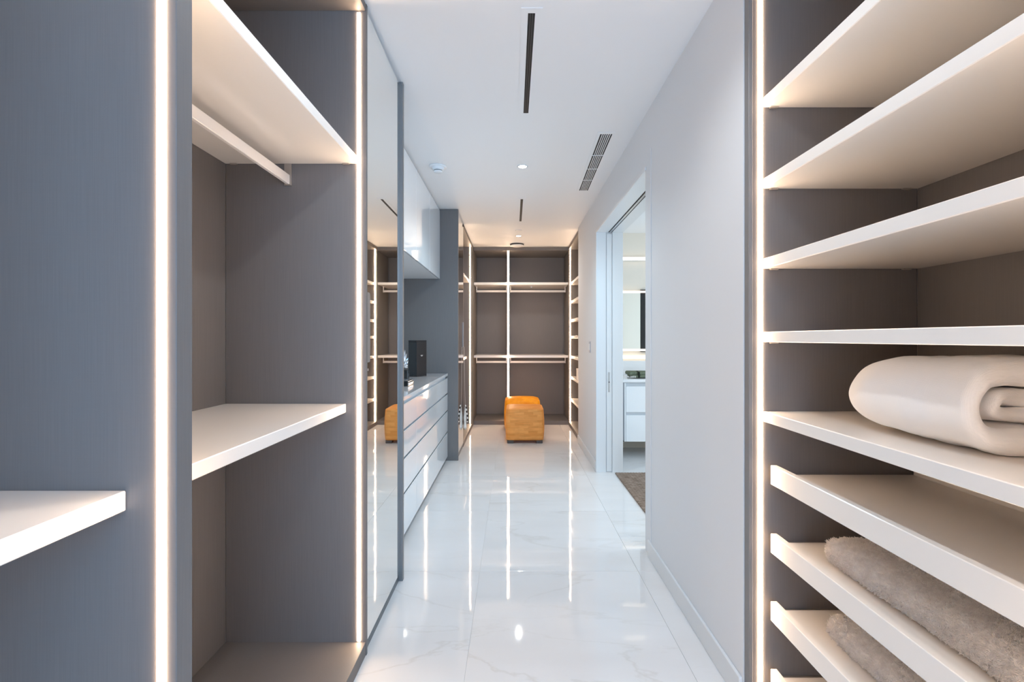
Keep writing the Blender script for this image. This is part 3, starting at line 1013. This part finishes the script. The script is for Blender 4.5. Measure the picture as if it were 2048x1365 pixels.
bmr = thing('bathroom_mirror', 'wide backlit mirror with bright edges above the bathroom vanity', 'mirror', (1.9, 5.53, 1.2))
bx('glass', (1.10, 1.545), (5.520, 5.546), (1.195, 1.905), M['mirror'], bmr, 0)
bx('dark_panel', (1.549, 2.6), (5.515, 5.546), (1.17, 1.925), M['dark_gloss'], bmr, 0)  # near-black glossy area filling the right part of the mirror
bx('lit_edge', (1.10, 2.6), (5.498, 5.519), (1.886, 1.910), M['bath_led'], bmr, 0)
bx('lit_edge', (1.10, 2.6), (5.498, 5.514), (1.180, 1.206), M['bath_led'], bmr, 0)
bx('under_glow', (1.10, 2.6), (5.525, 5.548), (1.085, 1.125), M['bath_led'], bmr, 0)
lb = thing('light_bar', 'long glowing light bar high on the bathroom wall above the mirror', 'light', (1.9, 5.53, 2.3))
bx('diffuser', (1.10, 2.9), (5.505, 5.530), (2.285, 2.320), M['bath_led'], lb, 0)
bx('housing', (1.10, 2.9), (5.531, 5.550), (2.280, 2.325), M['trim'], lb, 0)


# ------------------------------------------------------------------ folded cream blanket on the right
def cloth_sheet(center, th, y0, y1, seed, amp, ny=26, far_squeeze=None):
    """thick cloth: centre line in XZ swept along Y, edges rounded; returns verts, faces"""
    pts = [Vector((p[0], 0, p[1])) for p in center]
    # resample
    d = [0.0]
    for a, b in zip(pts, pts[1:]): d.append(d[-1] + (b - a).length)
    n = 64
    rs = []
    for i in range(n + 1):
        t = d[-1] * i / n
        k = max(j for j in range(len(d)) if d[j] <= t + 1e-9)
        k = min(k, len(pts) - 2)
        rs.append(pts[k].lerp(pts[k + 1], (t - d[k]) / max(1e-9, d[k + 1] - d[k])))
    for _ in range(3):
        rs = [rs[0]] + [(rs[i - 1] + rs[i] * 2 + rs[i + 1]) / 4 for i in range(1, n)] + [rs[-1]]
    tang = [(rs[min(i + 1, n)] - rs[max(i - 1, 0)]).normalized() for i in range(n + 1)]
    nor = [Vector((-t.z, 0, t.x)) for t in tang]
    rr_ = [(th(i / n) if callable(th) else th) / 2 for i in range(n + 1)]
    r = max(rr_)
    verts, faces = [], []
    # slice positions, dense at ends
    ts = []
    for j in range(7): ts.append(r * (1 - math.cos(PI / 2 * j / 6)))
    L = y1 - y0
    inner = [r + (L - 2 * r) * j / ny for j in range(1, ny)]
    ts = ts + inner + [L - x for x in reversed(ts)]
    K = None
    for tj in ts:
        e = min(tj, L - tj)
        hs = []
        for q_ in rr_:
            h = q_ if e >= q_ else math.sqrt(max(0.0, q_ * q_ - (q_ - e) ** 2))
            hs.append(max(h, 0.0015))
        loop = []
        for i in range(n + 1): loop.append((rs[i] + nor[i] * hs[i], i))
        for k in range(1, 8):
            a = PI * k / 8
            loop.append((rs[n] + nor[n] * hs[n] * math.cos(a) + tang[n] * hs[n] * math.sin(a), n))
        for i in range(n, -1, -1): loop.append((rs[i] - nor[i] * hs[i], i))
        for k in range(1, 8):
            a = PI * k / 8
            loop.append((rs[0] - nor[0] * hs[0] * math.cos(a) - tang[0] * hs[0] * math.sin(a), 0))
        K = len(loop)
        for p, i in loop:
            q = Vector((p.x, y0 + tj, p.z))
            # wavy near end
            wv = noise.noise(Vector((i * 0.11, seed, 0)))
            q.y += 0.02 * wv * (1 - tj / L) ** 2
            if far_squeeze:
                f = max(0.0, (q.y - (y1 - far_squeeze[0])) / far_squeeze[0])
                q.z = far_squeeze[1] + (q.z - far_squeeze[1]) * (1 - 0.30 * f * f)
                q.x = q.x + 0.035 * f * f
            q += amp * noise.noise_vector(q * 9 + Vector((seed, 0, 0))) + amp * 0.35 * noise.noise_vector(q * 26 + Vector((0, seed, 0)))
            verts.append(q)
    m = len(ts)
    for j in range(m - 1):
        for k in range(K):
            k2 = (k + 1) % K
            faces.append((j * K + k, j * K + k2, (j + 1) * K + k2, (j + 1) * K + k))
    for base in (0, (m - 1) * K):
        for i in range(n):
            faces.append((base + i, base + i + 1, base + n + 8 + (n - i - 1), base + n + 8 + (n - i)))
        faces.append(tuple(base + k for k in range(n, n + 9)))
        faces.append(tuple(base + k for k in range(2 * n + 8, K)) + (base,))
    return verts, faces


ZS = 1.076
outer = [(1.34, ZS + 0.034), (1.20, ZS + 0.033), (1.05, ZS + 0.035), (1.012, ZS + 0.044), (0.990, ZS + 0.070), (0.984, ZS + 0.104), (0.992, ZS + 0.142), (1.018, ZS + 0.172),
         (1.07, ZS + 0.184), (1.20, ZS + 0.182), (1.33, ZS + 0.165)]
tongue = [(1.34, ZS + 0.126), (1.22, ZS + 0.122), (1.12, ZS + 0.124), (1.070, ZS + 0.130), (1.046, ZS + 0.118), (1.048, ZS + 0.100), (1.080, ZS + 0.090), (1.2, ZS + 0.086), (1.33, ZS + 0.086)]
v1, f1 = cloth_sheet(outer, lambda q: 0.064 - 0.026 * math.exp(-((q - 0.5) / 0.13) ** 2), 0.968, 1.365, 3.3, 0.007, far_squeeze=(0.14, ZS + 0.09))
v2, f2 = cloth_sheet(tongue, lambda q: 0.036 + 0.008 * math.sin(q * 9.0), 0.998, 1.33, 8.1, 0.010)
off = len(v1)
verts = v1 + v2
zmin = min(v.z for v in verts)
# settle the underside flat on the shelf
for v in verts:
    if v.z < ZS + 0.006: v.z = ZS - 0.0003 + 0.25 * (v.z - ZS) if v.z > ZS else ZS - 0.0003
bl = mesh_obj('blanket', [v - Vector((1.2, 1.18, ZS)) for v in verts], f1 + [tuple(i + off for i in f) for f in f2], M['knit'], None, (1.2, 1.18, ZS), True)
tag(bl, 'folded cream knitted blanket on the white shelf above the pull-out trays', 'blanket')
sub = bl.modifiers.new('smooth', 'SUBSURF'); sub.levels = 1; sub.render_levels = 1


# ------------------------------------------------------------------ shaggy grey mats on the trays
def shag_mat(label, cx, cy, z0, lx, ly, hz, seed, nf=85000):
    t = thing('shag_mat', label, 'bath mat', (cx, cy, z0))
    rng = np.random.default_rng(seed)
    rad = hz * 0.48
    bm = bmesh.new()
    bm_box(bm, (-lx / 2, lx / 2), (-ly / 2, ly / 2), (0.0, hz), rad * 0.9, 5)
    bmesh.ops.subdivide_edges(bm, edges=[e for e in bm.edges if e.calc_length() > 0.06], cuts=8, use_grid_fill=True)
    bmesh.ops.triangulate(bm, faces=list(bm.faces))
    for v in bm.verts:
        if v.co.z > 0.006:
            v.co += 0.005 * noise.noise_vector(v.co * 11 + Vector((seed, 0, 0)))
    bmesh.ops.recalc_face_normals(bm, faces=bm.faces)
    bm.verts.ensure_lookup_table()
    tri = np.array([[v.index for v in f.verts] for f in bm.faces])
    co = np.array([v.co[:] for v in bm.verts])
    body = bm_obj('backing', bm, M['shag'], t, (cx, cy, z0), True)
    A, B, C = co[tri[:, 0]], co[tri[:, 1]], co[tri[:, 2]]
    nrm = np.cross(B - A, C - A)
    area = np.linalg.norm(nrm, axis=1)
    nrm = nrm / np.maximum(area[:, None], 1e-12)
    keep = (nrm[:, 2] > -0.6) & (nrm[:, 0] < 0.6)
    wgt = area * keep
    idx = rng.choice(len(tri), nf, p=wgt / wgt.sum())
    u = rng.random(nf); v = rng.random(nf)
    fl = u + v > 1; u[fl] = 1 - u[fl]; v[fl] = 1 - v[fl]
    P = A[idx] + (B - A)[idx] * u[:, None] + (C - A)[idx] * v[:, None]
    Nn = nrm[idx]
    # clumped lean: fibres of one clump share a direction
    cell = np.floor(P / 0.0075).astype(np.int64)
    h = (cell[:, 0] * 73856093 ^ cell[:, 1] * 19349663 ^ cell[:, 2] * 83492791) % 4096
    tbl = rng.normal(size=(4096, 3))
    ctr = (cell + 0.5) * 0.0075 + tbl[h] * 0.0015
    D = Nn * 1.0 + tbl[h] * 0.42 + (ctr - P) / 0.0075 * 0.9 + rng.normal(size=(nf, 3)) * 0.18
    D /= np.linalg.norm(D, axis=1)[:, None]
    bad = (P[:, 2] < 0.014) & (D[:, 2] < 0.1)
    D[bad, 2] = 0.25
    L = rng.uniform(0.0040, 0.0072, nf) * (0.75 + 0.45 * np.abs(tbl[h][:, 0]).clip(0, 1.2))
    U = np.cross(D, rng.normal(size=(nf, 3))); U /= np.linalg.norm(U, axis=1)[:, None]
    V = np.cross(D, U)
    bend = tbl[(h * 7 + 11) % 4096] * 0.35 + rng.normal(size=(nf, 3)) * 0.35
    r0 = 0.00105
    rows = []
    for s, rr in ((0.0, 1.0), (0.65, 1.15)):
        c = P + D * (L * s)[:, None] + bend * (L * s * s * 0.6)[:, None]
        for k in range(3):
            a = 2 * PI * k / 3
            rows.append(c + (U * math.cos(a) + V * math.sin(a)) * r0 * rr)
    tip = P + D * L[:, None] + bend * (L * 0.6)[:, None]
    rows.append(tip)
    allv = np.stack(rows, axis=1)
    allv[:, :, 2] = np.maximum(allv[:, :, 2], 0.0006)
    fpat = []
    for s in range(1):
        for k in range(3):
            a, b = s * 3 + k, s * 3 + (k + 1) % 3
            fpat += [(a, b, b + 3), (a, b + 3, a + 3)]
    for k in range(3): fpat.append((3 + k, 3 + (k + 1) % 3, 6))
    fpat = np.array(fpat)
    F = (np.arange(nf)[:, None, None] * 7 + fpat[None]).reshape(-1, 3)
    me = bpy.data.meshes.new('pile')
    me.vertices.add(nf * 7)
    me.vertices.foreach_set('co', allv.reshape(-1).astype(np.float32))
    me.loops.add(F.size)
    me.loops.foreach_set('vertex_index', F.reshape(-1).astype(np.int32))
    me.polygons.add(len(F))
    me.polygons.foreach_set('loop_start', np.arange(0, F.size, 3, dtype=np.int32))
    me.polygons.foreach_set('use_smooth', np.ones(len(F), dtype=bool))
    me.update(); me.validate()
    me.materials.append(M['shag'])
    o = link(bpy.data.objects.new('pile', me), t, (cx, cy, z0))
    o['kind'] = 'stuff'
    return t


shag_mat('folded grey shaggy bath mat on the second pull-out tray from the top', 1.185, 1.09, 0.6135, 0.37, 0.77, 0.082, 3)
shag_mat('folded grey shaggy bath mat on the third pull-out tray from the top', 1.185, 1.08, 0.3755, 0.37, 0.77, 0.082, 8)
